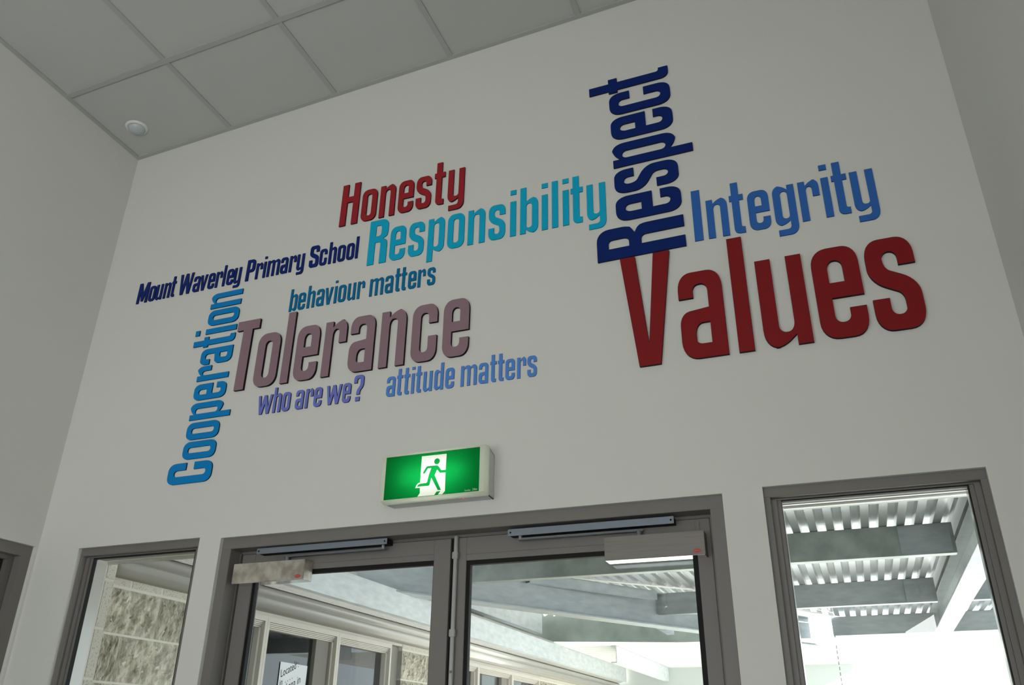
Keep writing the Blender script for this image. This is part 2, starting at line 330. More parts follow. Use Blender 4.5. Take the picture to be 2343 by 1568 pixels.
for i in range(4):
    j = (i + 1) % 4; a, b, c, d = o1[i], o1[j], o2[j], o2[i]
    cx, cz = 1.845, 2.365
    def inn(p, k=.985): return (cx + (p[0] - cx) * k, cz + (p[1] - cz) * (k - .01))
    rim.hexa([(a[0], -.0775, a[1]), (b[0], -.0775, b[1]), (c[0], -.060, c[1]), (d[0], -.060, d[1]),
              (inn(a)[0], -.0745, inn(a)[1]), (inn(b)[0], -.0745, inn(b)[1]), (inn(c)[0], -.060, inn(c)[1]), (inn(d)[0], -.060, inn(d)[1])])
child(rim.build('cover_skirt', TW), ex)
WP = [(1.7967, 2.4342), (1.8907, 2.4334), (1.8895, 2.3773), (1.8735, 2.3775), (1.8627, 2.3918), (1.8573, 2.3959), (1.8218, 2.3969), (1.8163, 2.3949), (1.8044, 2.3755), (1.8065, 2.3713), (1.8114, 2.3719), (1.8224, 2.3886), (1.8352, 2.3888), (1.8268, 2.3645), (1.8225, 2.342), (1.8198, 2.3385), (1.7974, 2.3378), (1.7896, 2.3353), (1.7845, 2.3281), (1.8283, 2.3276), (1.832, 2.3308), (1.8372, 2.3545), (1.8639, 2.3092), (1.8756, 2.3085), (1.8493, 2.3622), (1.8577, 2.3812), (1.8684, 2.3686), (1.8896, 2.3675), (1.8906, 2.3037), (1.8813, 2.2934), (1.8652, 2.2938), (1.874, 2.3052), (1.8597, 2.3045), (1.8515, 2.2936), (1.7886, 2.2937), (1.7968, 2.3052), (1.7961, 2.3234), (1.7784, 2.3239), (1.7823, 2.3339), (1.7882, 2.3402), (1.796, 2.3421)]
HEAD = [(1.8555 + .0106 * math.cos(t), 2.4103 + .0106 * math.sin(t)) for t in [i * math.pi / 16 for i in range(32)]]
def filled(name, loops, extrude=0.0):
    """flat even-odd filled mesh in the local XY plane"""
    cu = bpy.data.curves.new(name, 'CURVE'); cu.dimensions = '2D'; cu.fill_mode = 'BOTH' if extrude else 'FRONT'; cu.extrude = extrude
    for L in loops:
        sp = cu.splines.new('POLY'); sp.points.add(len(L) - 1); sp.use_cyclic_u = True
        for i, (u, v) in enumerate(L): sp.points[i].co = (u, v, 0, 1)
    ob = bpy.data.objects.new(name, cu); COL.objects.link(ob)
    dg = bpy.context.evaluated_depsgraph_get(); me = bpy.data.meshes.new_from_object(ob.evaluated_get(dg))
    bpy.data.objects.remove(ob); bpy.data.curves.remove(cu); me.name = name; return me
def flat_part(name, loops, y, m, par):
    me = filled(name, loops)
    for v in me.vertices: v.co = Vector((v.co.x, y, v.co.y))
    me.materials.clear(); me.materials.append(m); o = bpy.data.objects.new(name, me); COL.objects.link(o); return child(o, par)
flat_part('green_panel', [[(GX0, GZ0), (GX1, GZ0), (GX1, GZ1), (GX0, GZ1)], WP, HEAD], -.0765, TG, ex)
flat_part('running_man_cutout', [WP, HEAD], -.0765, TW, ex)
def text(s, size, m, mw, par, name, shear=0):
    cu = bpy.data.curves.new(name, 'FONT'); cu.body = s; cu.size = size; cu.shear = shear
    ob = bpy.data.objects.new(name, cu); COL.objects.link(ob)
    dg = bpy.context.evaluated_depsgraph_get(); me = bpy.data.meshes.new_from_object(ob.evaluated_get(dg)); bpy.data.objects.remove(ob)
    me.name = name; me.transform(mw); me.materials.clear(); me.materials.append(m if not isinstance(m, str) else M[m])
    o = bpy.data.objects.new(name, me); COL.objects.link(o)
    return child(o, par)
R90 = Matrix.Rotation(math.pi / 2, 4, 'X')
text('Stanilite', .0082, 'white_plastic', Matrix.Translation((1.9625, -.0770, 2.2958)) @ R90 @ Matrix.Diagonal((.82, 1, 1, 1)), ex, 'lettering')
text('24m', .0115, 'white_plastic', Matrix.Translation((1.9905, -.0770, 2.2958)) @ R90 @ Matrix.Diagonal((.85, 1, 1, 1)), ex, 'lettering')
child(MB().cyl((1.947, -.052, 2.2820), .0028, (0, 0, -1), .003, 10).build('indicator_light', 'led'), ex)
child(MB().cyl((1.924, -.052, 2.2820), .0025, (0, 0, -1), .001, 10).build('test_button', 'gasket'), ex)
tl = area('sign_lamp', (1.837, -.012, 2.366), (1.837, -1, 2.366), .23, .012, .215, (1, 1, .93)); tl.parent = ex; tl.matrix_parent_inverse = Matrix.Translation(-ex.location)

# ------------------------------------------------------------------ ceiling sensor
sx, sy = .160, -.186; sz = HZ(sx, sy) + .007
sn = empty('motion_sensor', (sx, sy, sz)); tag(sn, 'round white motion sensor dome on the corner ceiling tile', 'sensor')
def lathe(prof, n=32):
    m_ = MB(); k = len(prof)
    for i in range(n):
        t = 2 * math.pi * i / n
        for r, z in prof: m_.v.append((r * math.cos(t), r * math.sin(t), z))
    for i in range(n):
        for j in range(k - 1):
            a = i * k + j; b = ((i + 1) % n) * k + j; m_.f.append((a, b, b + 1, a + 1))
    return m_
ROT = Matrix.Rotation(.036, 4, 'X') @ Matrix.Rotation(-.040, 4, 'Y')
o = lathe([(0.0001, 0), (.053, 0), (.054, -.004), (.050, -.010), (.043, -.013), (.041, -.011), (.0001, -.011)]).build('base_ring', 'white_plastic', sn, 0, True); o.matrix_local = ROT
m_d = mat('sensor_lens', (.50, .55, .57, 1), .22, spec=.6)
o = lathe([(.040, -.011), (.038, -.018), (.031, -.025), (.020, -.030), (.008, -.0325), (.0001, -.033)]).build('lens', m_d, sn, 0, True); o.matrix_local = ROT

# ------------------------------------------------------------------ letters (own condensed alphabet; units: 1000 = cap height)
def fil(pts, n=7):
    """pts: (x, y) sharp or (x, y, d1[, d2]) rounded with distances along the two edges"""
    out = []; N = len(pts)
    for i, p in enumerate(pts):
        if len(p) == 2: out.append((p[0], p[1])); continue
        d1 = p[2]; d2 = p[3] if len(p) > 3 else d1
        a = Vector(pts[i - 1][:2]); v = Vector(p[:2]); b = Vector(pts[(i + 1) % N][:2])
        e1 = (a - v); e2 = (b - v); d1 = min(d1, e1.length * .999); d2 = min(d2, e2.length * .999)
        s = v + e1.normalized() * d1; e = v + e2.normalized() * d2; k = .60
        c1 = s.lerp(v, k); c2 = e.lerp(v, k)
        for j in range(n + 1):
            t = j / n; q = s * (1 - t) ** 3 + c1 * 3 * t * (1 - t) ** 2 + c2 * 3 * t * t * (1 - t) + e * t ** 3
            if out and (Vector(out[-1]) - q).length < 1e-4: continue
            out.append((q.x, q.y))
    return out
def mir(c, w): return [(w - p[0], p[1]) + tuple(reversed(p[2:])) for p in reversed(c)]
def rot(c, w, h): return [(w - p[0], h - p[1]) + tuple(p[2:]) for p in c]
def R4(x0, x1, y0, y1, dx, dy): return [(x0, y0, dx, dy), (x0, y1, dy, dx), (x1, y1, dx, dy), (x1, y0, dy, dx)]
sq = [(0, 898), (0, 1000), (115, 1000), (115, 898)]
G = {}
G['l'] = [[(0, 0), (0, 1000), (114, 1000), (114, 0)]]
G['I'] = [[(0, 0), (0, 1000), (141, 1000), (141, 0)]]
G['i'] = [[(0, 0), (0, 750), (114, 750), (114, 0)], sq]
oin = R4(117, 226, 117, 638, 54, 62)
G['o'] = [R4(0, 342, 0, 752, 130, 150), oin]
arch = [(114, 0), (114, 640, 90, 54), (227, 640, 54, 62), (227, 0), (342, 0), (342, 754, 150, 105), (205, 754, 60, 75), (108, 664)]
G['n'] = [[(0, 0), (0, 750), (108, 750)] + list(reversed(arch[3:]))[0:0] + [(108, 664), (205, 754, 75, 60), (342, 754, 105, 150), (342, 0), (227, 0), (227, 640, 62, 54), (114, 640, 54, 90), (114, 0)]]
G['u'] = [rot(G['n'][0], 342, 750)]
G['h'] = [[(0, 0), (0, 1000), (114, 1000), (114, 680), (205, 754, 70, 60), (342, 754, 105, 150), (342, 0), (227, 0), (227, 640, 62, 54), (114, 640, 54, 90), (114, 0)]]
G['r'] = [[(0, 0), (0, 750), (108, 750), (108, 664), (200, 754, 75, 60), (314, 754, 95, 130), (314, 440), (208, 440), (208, 640, 62, 50), (114, 640, 50, 90), (114, 0)]]
G['m'] = [[(0, 0), (0, 750), (108, 750), (108, 676), (200, 754, 70, 60), (330, 754, 60, 60), (352, 676, 10, 10), (440, 754, 70, 60), (590, 754, 105, 150), (590, 0), (475, 0), (475, 640, 62, 54), (352, 640, 50, 60), (352, 0), (238, 0), (238, 640, 62, 54), (114, 640, 50, 80), (114, 0)]]
G['p'] = [[(0, -190), (0, 750), (108, 750), (108, 664), (205, 754, 75, 60), (342, 754, 105, 150), (342, 0, 150, 105), (205, 0, 60, 70), (114, 72), (114, -190)], oin]
G['b'] = [[(0, 0), (0, 1000), (114, 1000), (114, 680), (205, 754, 70, 60), (342, 754, 105, 150), (342, 0, 150, 105), (205, 0, 60, 70), (108, 86), (108, 0)], oin]
G['d'] = [mir(G['b'][0], 342), mir(oin, 342)]
tail = [(342, -192, 170, 130), (28, -192), (28, -84), (227, -84, 60, 60), (227, 74), (137, 0, 75, 60), (0, 0, 100, 150)]
G['y'] = [[(0, 750), (114, 750), (114, 117, 62, 54), (227, 117, 54, 62), (227, 750), (342, 750)] + tail]
G['g'] = [[(342, 750), (234, 750), (234, 664), (137, 754, 75, 60), (0, 754, 105, 150)] [::-1][::-1][:0] + [(0, 754, 150, 105), (137, 754, 60, 75), (234, 664), (234, 750), (342, 750)] + tail, oin]
G['t'] = [[(40, 0, 95, 100), (40, 640), (0, 640), (0, 752), (40, 752), (40, 1000), (158, 1000), (158, 752), (226, 752), (226, 640), (158, 640), (158, 118, 34), (212, 118), (212, 0)]]
G['c'] = [[(0, 0, 125, 150), (0, 754, 150, 125), (332, 754, 110, 150), (332, 498), (220, 498), (220, 640, 62, 50), (112, 640, 50, 62), (112, 118, 62, 50), (220, 118, 50, 62), (220, 322), (332, 322), (332, 0, 150, 110)]]
G['e'] = [[(0, 0, 125, 150), (0, 754, 150, 125), (332, 754, 110, 150), (332, 327), (110, 327), (110, 122, 60, 52), (218, 122, 52, 60), (218, 232), (332, 232), (332, 0, 150, 110)], [(110, 453), (110, 642, 75, 52), (216, 642, 52, 62), (216, 453)]]
G['a'] = [[(342, 0), (342, 754, 150, 110), (0, 754, 110, 150), (0, 525), (114, 525), (114, 642, 60, 52), (229, 642, 52, 75), (229, 425), (120, 413, 30, 30), (0, 400, 80, 115), (0, 0, 150, 125)], [(114, 118, 48, 40), (114, 299, 95, 62), (228, 299), (228, 118)]]
def s_shape(w, H, up, lo, st):
    th = st
    return [(w - st, up), (w - st, H - th, 62, 50), (st, H - th, 50, 62), (st, H * .665, 75, 45), (w, H * .50, 120, 110), (w, 0, 150, 110), (0, 0, 110, 150), (0, lo), (st, lo), (st, th + 5, 60, 50), (w - st, th + 5, 50, 62), (w - st, H * .375, 60, 42), (0, H * .545, 120, 110), (0, H, 150, 110), (w, H, 110, 150), (w, up)]
G['s'] = [s_shape(328, 752, 519, 258, 113)]
G['S'] = [s_shape(425, 1002, 700, 335, 142)]
G['v'] = [[(0, 750), (112, 750), (176, 190), (240, 750), (350, 750), (238, 0), (112, 0)]]
G['V'] = [[(0, 1000), (126, 1000), (199, 182), (278, 1000), (413, 1000), (281, 0), (112, 0)]]
G['w'] = [[(0, 750), (112, 750), (158, 250), (262, 750), (378, 750), (482, 250), (528, 750), (640, 750), (530, 0), (412, 0), (320, 420), (228, 0), (110, 0)]]
G['W'] = [[(0, 1000), (124, 1000), (172, 300), (285, 1000), (415, 1000), (528, 300), (576, 1000), (700, 1000), (590, 0), (450, 0), (350, 560), (250, 0), (110, 0)]]
G['M'] = [[(0, 0), (0, 1000), (160, 1000), (289, 470), (418, 1000), (578, 1000), (578, 0), (448, 0), (448, 560), (340, 90), (238, 90), (130, 560), (130, 0)]]
G['H'] = [[(0, 0), (0, 1000), (138, 1000), (138, 685), (274, 685), (274, 1000), (412, 1000), (412, 0), (274, 0), (274, 549), (138, 549), (138, 0)]]
G['T'] = [[(102, 0), (102, 864), (0, 864), (0, 1000), (350, 1000), (350, 864), (247, 864), (247, 0)]]
G['C'] = [[(0, 0, 150, 170), (0, 1002, 170, 150), (402, 1002, 140, 170), (402, 602), (262, 602), (262, 862, 72, 60), (143, 862, 60, 72), (143, 142, 72, 60), (262, 142, 60, 72), (262, 421), (402, 421), (402, 0, 170, 140)]]
G['P'] = [[(0, 0), (0, 1000), (410, 1000, 150, 170), (410, 400, 170, 150), (143, 400), (143, 0)], [(143, 527), (143, 867), (268, 867, 50, 60), (268, 527, 60, 50)]]
G['R'] = [[(0, 0), (0, 1000), (411, 1000, 155, 150), (411, 640, 70, 45), (385, 600, 25, 30), (311, 556), (380, 520, 30, 25), (411, 470, 35, 60), (411, 0), (262, 0), (262, 487, 60, 55), (144, 487), (144, 0)], [(144, 627), (144, 867), (262, 867, 48, 58), (262, 627, 65, 62)]]
G['?'] = [[(0, 700), (0, 1002, 150, 130), (405, 1002, 130, 150), (405, 560, 120, 90), (270, 380, 60, 80), (270, 250), (135, 250), (135, 400, 80, 80), (270, 600, 70, 60), (270, 868, 60, 55), (135, 868, 55, 60), (135, 700)], [(112, 0), (112, 155), (282, 155), (282, 0)]]
GM = {}
def glyph(c, lm):
    key = (c, lm)
    if key in GM: return GM[key]
    if c not in GM:
        me = filled('letter_' + c, [[(x / 1000, y / 1000) for x, y in fil(L)] for L in G[c]], .5)
        for v in me.vertices: v.co.z += .5
        GM[c] = me
    me = GM[c].copy(); me.materials.clear(); me.materials.append(LM[lm]); me.materials.append(M['side'])
    for p in me.polygons: p.material_index = 0 if p.normal.z > .9 else 1
    GM[key] = me; return me
NAMES = {'?': 'question_mark'}
def word(label, lm, H, x0, z0, thick, letters, vertical=False, tilt=0.0, cat='wall lettering'):
    """letters: list of (char, left edge along the reading direction in metres)"""
    r = empty('raised_lettering', (x0, -.0004, z0)); tag(r, label, cat)
    if vertical: m3 = Matrix(((0, -1, 0), (0, 0, -1), (1, 0, 0)))
    else: m3 = Matrix(((1, 0, 0), (0, 0, -1), (0, 1, 0)))
    r.rotation_euler = (m3 @ Matrix.Rotation(tilt, 3, 'Z')).to_euler()
    for c, p in letters:
        o = bpy.data.objects.new('letter_' + (NAMES.get(c) or ('capital_' + c.lower() if c.isupper() else c)), glyph(c, lm)); COL.objects.link(o)
        o.parent = r; o.location = (p - (z0 if vertical else x0), 0, 0); o.scale = (H, H, thick)
    return r
def Z(s, ps): return list(zip(s, ps))
word('red raised word Honesty, highest word left of centre', 'red', .2135, 1.2915, 3.5380, .007, Z('Honesty', [1.2915, 1.3960, 1.4845, 1.5735, 1.6570, 1.7403, 1.8045]), tilt=-.004)
word('long turquoise raised word Responsibility below the word Honesty', 'cyan', .2155, 1.4475, 3.3125, .003, Z('Responsibility', [1.4475, 1.5500, 1.6362, 1.7237, 1.8115, 1.9006, 1.9895, 2.0805, 2.1225, 2.2110, 2.2524, 2.2960, 2.3282, 2.3915]), tilt=-.0038)
word('dark navy raised word Respect running up the wall', 'navy', .3200, 2.7465, 3.1200, .007, Z('Respect', [3.1200, 3.2770, 3.4000, 3.5215, 3.6525, 3.7755, 3.8900]), True, .0095)
word('mid blue raised word Integrity above the word Values', 'int', .2115, 2.7772, 3.1318, .0035, Z('Integrity', [2.7772, 2.8256, 2.9063, 2.9670, 3.0510, 3.1362, 3.2115, 3.2447, 3.3025]), tilt=-.0076)
word('largest raised word, deep red Values, on the right', 'dred', .4285, 2.5090, 2.6833, .0115, Z('Values', [2.5090, 2.7040, 2.8825, 2.9640, 3.1365, 3.2980]))
word('bright blue raised word Cooperation running up the wall at the left', 'coop', .2160, .8340, 2.4630, .0055, Z('Cooperation', [2.4630, 2.5632, 2.6455, 2.7318, 2.8188, 2.9062, 2.9803, 3.0658, 3.1278, 3.1672, 3.2520]), True)
word('large mauve raised word Tolerance', 'mauve', .3195, .8475, 2.8335, .0115, Z('Tolerance', [.8475, .9695, 1.1022, 1.1612, 1.2928, 1.4120, 1.5493, 1.6862, 1.8182]), tilt=-.0028)
word('small navy raised lettering Mount Waverley Primary School', 'mount', .1068, .2243, 3.3625, .0045, Z('MountWaverleyPrimarySchool', [.2243, .2925, .3328, .3785, .4190, .4642, .5452, .5833, .6283, .6703, .7095, .7308, .7697, .8340, .8855, .9248, .9452, 1.0145, 1.0598, 1.0980, 1.1612, 1.2122, 1.2572, 1.3012, 1.3442, 1.3876]), tilt=-.0018)
word('small teal raised lettering behaviour matters', 'teal', .1065, 1.0903, 3.1640, .003, Z('behaviourmatters', [1.0903, 1.1320, 1.1770, 1.2215, 1.2620, 1.3072, 1.3262, 1.3708, 1.4160, 1.4735, 1.5442, 1.5885, 1.6162, 1.6483, 1.6912, 1.7328]), tilt=-.0040)
word('small violet blue raised lettering who are we with a question mark', 'viol', .1065, 1.0081, 2.7143, .0055, Z('whoarewe?', [1.0081, 1.0823, 1.1255, 1.1870, 1.2325, 1.2715, 1.3265, 1.4003, 1.4472]), tilt=-.0060)
word('small steel blue raised lettering attitude matters', 'att', .1075, 1.5900, 2.7108, .003, Z('attitudematters', [1.5900, 1.6325, 1.6626, 1.6943, 1.7127, 1.7440, 1.7893, 1.8343, 1.8963, 1.9673, 2.0117, 2.0412, 2.0710, 2.1155, 2.1545]), tilt=-.0050)

# ------------------------------------------------------------------ outside
struct(B(-3, 14, WT, 24, -.14, -.04).build('ground', 'ground'))
# flashing and smooth block pier beside window_1
# block wall on the line of the left wall
bw = struct(empty('wall_outside', (0, .3, 0))); bw['label'] = 'split face concrete block wall seen through the left window'
def bpart(o): return child(o, bw)
bpart(B(-.2, .105, WT + .001, .279, -.04, 2.3).build('corner_flashing', 'cream'))
bpart(B(-.20, .0005, .14, .95, -.04, 2.6).build('mortar_bed', 'mortar')); bpart(B(-.20, .0005, 3.19, 3.99, -.04, 2.6).build('mortar_bed', 'mortar')); bpart(B(-.20, .0005, 6.16, 9.04, -.04, 2.6).build('mortar_bed', 'mortar'))
def rough_mesh(seed, L, Hh):
    nx, nz = 26, 14; me = MB()
    for j in range(nz + 1):
        for i in range(nx + 1):
            u, v = i / nx, j / nz; e = min(1, min(u, 1 - u) * 14, min(v, 1 - v) * 8)
            d = .004 + (noise.noise(Vector((u * 11, v * 6, seed * 7.3))) * .013 + noise.noise(Vector((u * 30, v * 16, seed * 3.1))) * .014 + .008) * e
            me.v.append((d - .002, u * L, v * Hh))
    for j in range(nz):
        for i in range(nx):
            a = j * (nx + 1) + i; me.f.append((a, a + 1, a + nx + 2, a + nx + 1))
    b = len(me.v); me.v += [(-.05, 0, 0), (-.05, L, 0), (-.05, L, Hh), (-.05, 0, Hh)]
    me.f += [(b, b + 3, b + 2, b + 1)]
    me.f.append(tuple([b, b + 1] + [i for i in reversed(range(nx + 1))]))
    me.f.append(tuple([b + 2, b + 3] + [nz * (nx + 1) + i for i in range(nx + 1)]))
    me.f.append(tuple([b + 3, b] + [j * (nx + 1) for j in range(nz + 1)]))
    me.f.append(tuple([b + 1, b + 2] + [j * (nx + 1) + nx for j in reversed(range(nz + 1))]))
    return me
rm = []
for k in range(3):
    o = rough_mesh(k + 1, .39, .19).build('block', 'block'); rm.append(o.data); bpy.data.objects.remove(o)
sm_ = B(-.05, .002, 0, .19, 0, .19).build('block', 'smooth', None, .003); smm = sm_.data; bpy.data.objects.remove(sm_)
def put(me, x, y, z, sc=1.0):
    o = bpy.data.objects.new('block', me); COL.objects.link(o); o.location = (x, y, z); o.scale = (1, sc, 1); return child(o, bw)
ZT = 2.182
for r in range(11):
    z = ZT - .2 * (r + 1); off = 0 if r % 2 == 0 else -.2
    for (ya, yb) in ((.335, .95), (3.19, 3.99), (6.16, 9.0)):
        y = ya + off
        while y < yb - .05:
            a = max(y, ya); b = min(y + .397, yb)
            if b - a > .08: put(rm[(r * 3 + int(y * 10)) % 3], 0, a, z, (b - a) / .39)
            y += .4
for k in range(3): put(smm, 0, .338 + .2 * k, ZT)
for k in range(4): put(smm, 0, 3.194 + .2 * k, ZT)
for k in range(14): put(smm, 0, 6.164 + .2 * k, ZT)
for r in range(12):
    zz = ZT - .2 * r
    o = B(-.02, .100, .283, .338, zz, zz + .19).build('corner_block', 'smooth', None, .003); bpart(o)
bpart(B(-.02, .096, .281, .336, -.04, 2.37).build('mortar_bed', 'mortar'))
# strip of wall over the windows
bpart(B(-.15, -.002, .95, 3.19, 2.20, 2.6).build('lintel', 'cream')); bpart(B(-.15, -.002, 3.99, 6.16, 2.20, 2.6).build('lintel', 'cream'))
# brown pier between windows and blocks
bpart(B(-.15, -.03, 3.03, 3.19, -.04, 2.196).build('pier', 'pier'))['label'] = 'brown cladding pier'
# outside windows
def owin(name, y0, y1, label, blind):
    w = struct(empty(name, (0, y0, 0))); zt = 2.20
    def q(n, m, *a, bev=.001): return child(B(*a).build(n, m, None, bev), w)
    q('head', 'cream', -.10, .004, y0, y1, zt - .030, zt); q('jamb', 'cream', -.10, .004, y0, y0 + .022, -.04, zt - .030); q('jamb', 'cream', -.10, .004, y1 - .022, y1, -.04, zt - .030)
    for k in range(4): q('louvre_rib', 'cream', -.09, -.008 - k * .006, y0 + .022, y1 - .022, zt - .0385 - k * .0085, zt - .0315 - k * .0085)
    q('sash_stile', 'cream', -.08, -.020, y0 + .022, y0 + .040, -.04, zt - .065); q('sash_stile', 'cream', -.08, -.020, y1 - .040, y1 - .022, -.04, zt - .065)
    q('pane', 'tint', -.06, -.055, y0 + .04, y1 - .04, -.04, zt - .065, bev=0)
    if blind: q('blind', 'blind', -.16, -.15, y0 + blind[0], y0 + blind[1], 0, zt - .07, bev=0)
    w['label'] = label
owin('window_4', .95, 1.578, 'nearest cream framed window of the outside wall', None)
owin('window_5', 1.578, 2.33, 'cream framed outside window with a note taped inside', None)
owin('window_6', 2.33, 3.03, 'cream framed outside window beside the brown pier', (.22, .42))
owin('window_7', 3.99, 4.59, 'cream framed window of the farther outside group, nearest of the three', (.28, .40))
owin('window_8', 4.59, 5.40, 'cream framed window of the farther outside group, middle of the three', None)
owin('window_9', 5.40, 6.16, 'cream framed window of the farther outside group, farthest of the three', (.2, .4))
child(B(-.10, -.03, 5.20, 5.34, -.04, 2.135).build('dark_upright', 'pier', None, .001), bpy.data.objects['window_8'])  # brown upright strips set in two of the panes
st = child(B(-.10, -.03, 2.13, 2.27, -.04, 2.135).build('dark_upright', 'pier', None, .001), bpy.data.objects['window_5'])
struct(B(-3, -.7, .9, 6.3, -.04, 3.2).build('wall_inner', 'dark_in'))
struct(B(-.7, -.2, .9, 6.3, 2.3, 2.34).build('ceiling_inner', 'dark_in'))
# handwritten note
nt = empty('paper_note', (-.05, 1.95, 1.85)); tag(nt, 'white handwritten note on the outside window glass', 'note')
child(MB().hexa([(-.052, 1.819, 1.68), (-.052, 2.090, 1.68), (-.0505, 2.090, 1.68), (-.0505, 1.819, 1.68), (-.052, 1.819, 1.979), (-.052, 2.093, 1.977), (-.0505, 2.093, 1.977), (-.0505, 1.819, 1.979)]).build('sheet', 'paper'), nt)
RY = Matrix(((0, 0, 1, 0), (1, 0, 0, 0), (0, 1, 0, 0), (0, 0, 0, 1)))
for s_, y, z, sz_ in (('Located :', 1.832, 1.893, .058), ('in  . . . .', 1.832, 1.845, .052), ('kana in', 1.900, 1.822, .062), ('room', 1.900, 1.800, .05)):
    if s_ == 'room': continue
    text(s_, sz_, 'ink', Matrix.Translation((-.0498, y, z)) @ RY @ Matrix.Rotation(.40, 4, 'Z') @ Matrix.Diagonal((.85, 1, 1, 1)), nt, 'handwriting', .35)
# eaves along the outside wall: two rounded fascias, soffit
def extr_y(poly, y0, y1): return MB().prism(poly, lambda u, v, t: (u, t, v), y0, y1)
def arcpts(cx, cz, r, a0, a1, n=10): return [(cx + r * math.cos(math.radians(a0 + (a1 - a0) * i / n)), cz + r * math.sin(math.radians(a0 + (a1 - a0) * i / n))) for i in range(n + 1)]
g1 = extr_y([(.003, 2.262)] + [(.003, 2.216)] + arcpts(.055, 2.262, .046, 225, 360) + [(.101, 2.275), (.003, 2.275)], .36, 9.0).build('roll_moulding', 'gutter', None, 0, True)
tag(g1, 'lower rounded cream moulding running above the outside windows', 'moulding')
g2 = extr_y([(.003, 2.2755), (.100, 2.2755)] + arcpts(.1, 2.301, .022, -90, 60, 8) + [(.09, 2.33), (.003, 2.33)], .36, 9.0).build('gutter', 'gutter', None, 0, True)
tag(g2, 'cream eaves gutter above the rounded moulding outside', 'gutter')
g3 = MB()
for k in range(5): g3.prism([(.10 + .012 * k, 2.334 + .004 * k), (.110 + .012 * k, 2.334 + .004 * k), (.110 + .012 * k, 2.340 + .004 * k), (.10 + .012 * k, 2.340 + .004 * k)], lambda u, v, t: (u, t, v), .36, 9.0)
g3.box(.003, .10, .36, 9.0, 2.331, 2.336)
tag(g3.build('soffit_strip', 'gutter'), 'ribbed soffit strip between the gutter and the galvanised beam', 'soffit')
# eave tube along our own wall, outside above the windows
ey = MB().prism([(.17, 2.30)] + arcpts(.233, 2.262, .034, 180, 360, 12) + [(.267, 2.30)], lambda u, v, t: (t, u, v), .105, 4.6).build('eaves_gutter', 'gutter', None, 0, True)
tag(ey, 'rounded eaves gutter just outside above the windows', 'gutter')
ef = B(.105, 4.6, .269, .289, 2.237, 2.33).build('fascia_board', 'galv_dull'); tag(ef, 'grey fascia behind the rounded eaves gutter', 'fascia')
struct(B(-.2, 4.8, WT, .265, 2.302, 2.33).build('soffit', 'cream'))

# ------------------------------------------------------------------ steel roof frame
def frame_axes(p, q):
    a = Vector((q[0] - p[0], q[1] - p[1], 0)); L = a.length; a.normalize(); n = Vector((-a.y, a.x, 0)); return a, n, L
def ibeam(name, p, q, zb, zt, w, m, label, cat='beam', tf=.011, tw=.008, ch=0):
    """p->q on plan; ch=0 I-section, ch=+1/-1 channel with flanges to the left/right of the run"""
    a, n, L = frame_axes(p, q); b = empty(name, (p[0], p[1], zb)); tag(b, label, cat); P = Vector((p[0], p[1], 0))
    def bar(nm, u0, u1, z0, z1, mm):
        pts = [tuple(P + a * s + n * u + Vector((0, 0, z))) for z in (z0, z1) for s, u in ((0, u0), (L, u0), (L, u1), (0, u1))]
        return child(MB().hexa(pts).build(nm, mm, None, .0015), b)
    if ch == 0: f0, f1, w0, w1 = -w / 2, w / 2, -tw / 2, tw / 2
    elif ch > 0: f0, f1, w0, w1 = 0, w, 0, tw
    else: f0, f1, w0, w1 = -w, 0, -tw, 0
    bar('bottom_flange', f0, f1, zb, zb + tf, m); bar('top_flange', f0, f1, zt - tf, zt, m); bar('web', w0, w1, zb + tf, zt - tf, m)
    return b, bar, a, n, P
def bolts(par, pts, ax, r=.013):
    for p in pts: child(MB().cyl(p, r * 1.25, ax, .003, 16).cyl(Vector(p) + Vector(ax) * .003, r, ax, .008, 6).build('bolt', 'galv'), par)
b1, *_ = ibeam('cross_beam', (.20, 3.04), (3.72, 3.02), 2.60, 2.78, .075, M['galv_dull'], 'nearest galvanised cross beam outside, crossing the right door leaf and right window', ch=1)
child(B(.12, .36, 3.028, 3.038, 2.61, 2.77).build('end_plate', 'galv'), b1); bolts(b1, [(.30, 3.028, 2.66), (.30, 3.028, 2.72)], (0, -1, 0))
child(B(3.42, 3.70, 3.012, 3.021, 2.61, 2.77).build('end_plate', 'galv'), b1); bolts(b1, [(3.62, 3.012, 2.655), (3.62, 3.012, 2.725)], (0, -1, 0), .016)
b2, *_ = ibeam('cross_beam', (1.46, 4.98), (3.72, 4.88), 2.60, 2.78, .075, M['galv'], 'second galvanised cross beam outside, bolted to the diagonal beam', ch=1)
child(B(1.42, 1.60, 4.960, 4.972, 2.605, 2.775).build('end_plate', 'galv'), b2); bolts(b2, [(1.555, 4.96, 2.64), (1.555, 4.96, 2.73)], (0, -1, 0), .019)
child(B(3.50, 3.70, 4.872, 4.882, 2.61, 2.77).build('end_plate', 'galv'), b2); bolts(b2, [(3.62, 4.872, 2.655), (3.62, 4.872, 2.725)], (0, -1, 0), .018)
b3, *_ = ibeam('cross_beam', (2.88, 6.89), (5.2, 6.78), 2.60, 2.78, .075, M['galv'], 'third galvanised cross beam outside, against the bright sky', ch=1)
b1b, *_ = ibeam('cross_beam', (3.86, 3.02), (5.2, 3.02), 2.60, 2.78, .075, M['galv'], 'galvanised cross beam outside right of the rafter, in line with the nearest one', ch=1)
b2b, *_ = ibeam('cross_beam', (3.86, 4.88), (5.2, 4.86), 2.60, 2.78, .075, M['galv'], 'galvanised cross beam outside right of the rafter, in line with the second one', ch=1)
ibeam('rafter', (3.86, .3), (3.86, 6.77), 2.565, 2.78, .155, M['galv'], 'pale galvanised rafter crossing under the roof sheets at far right')
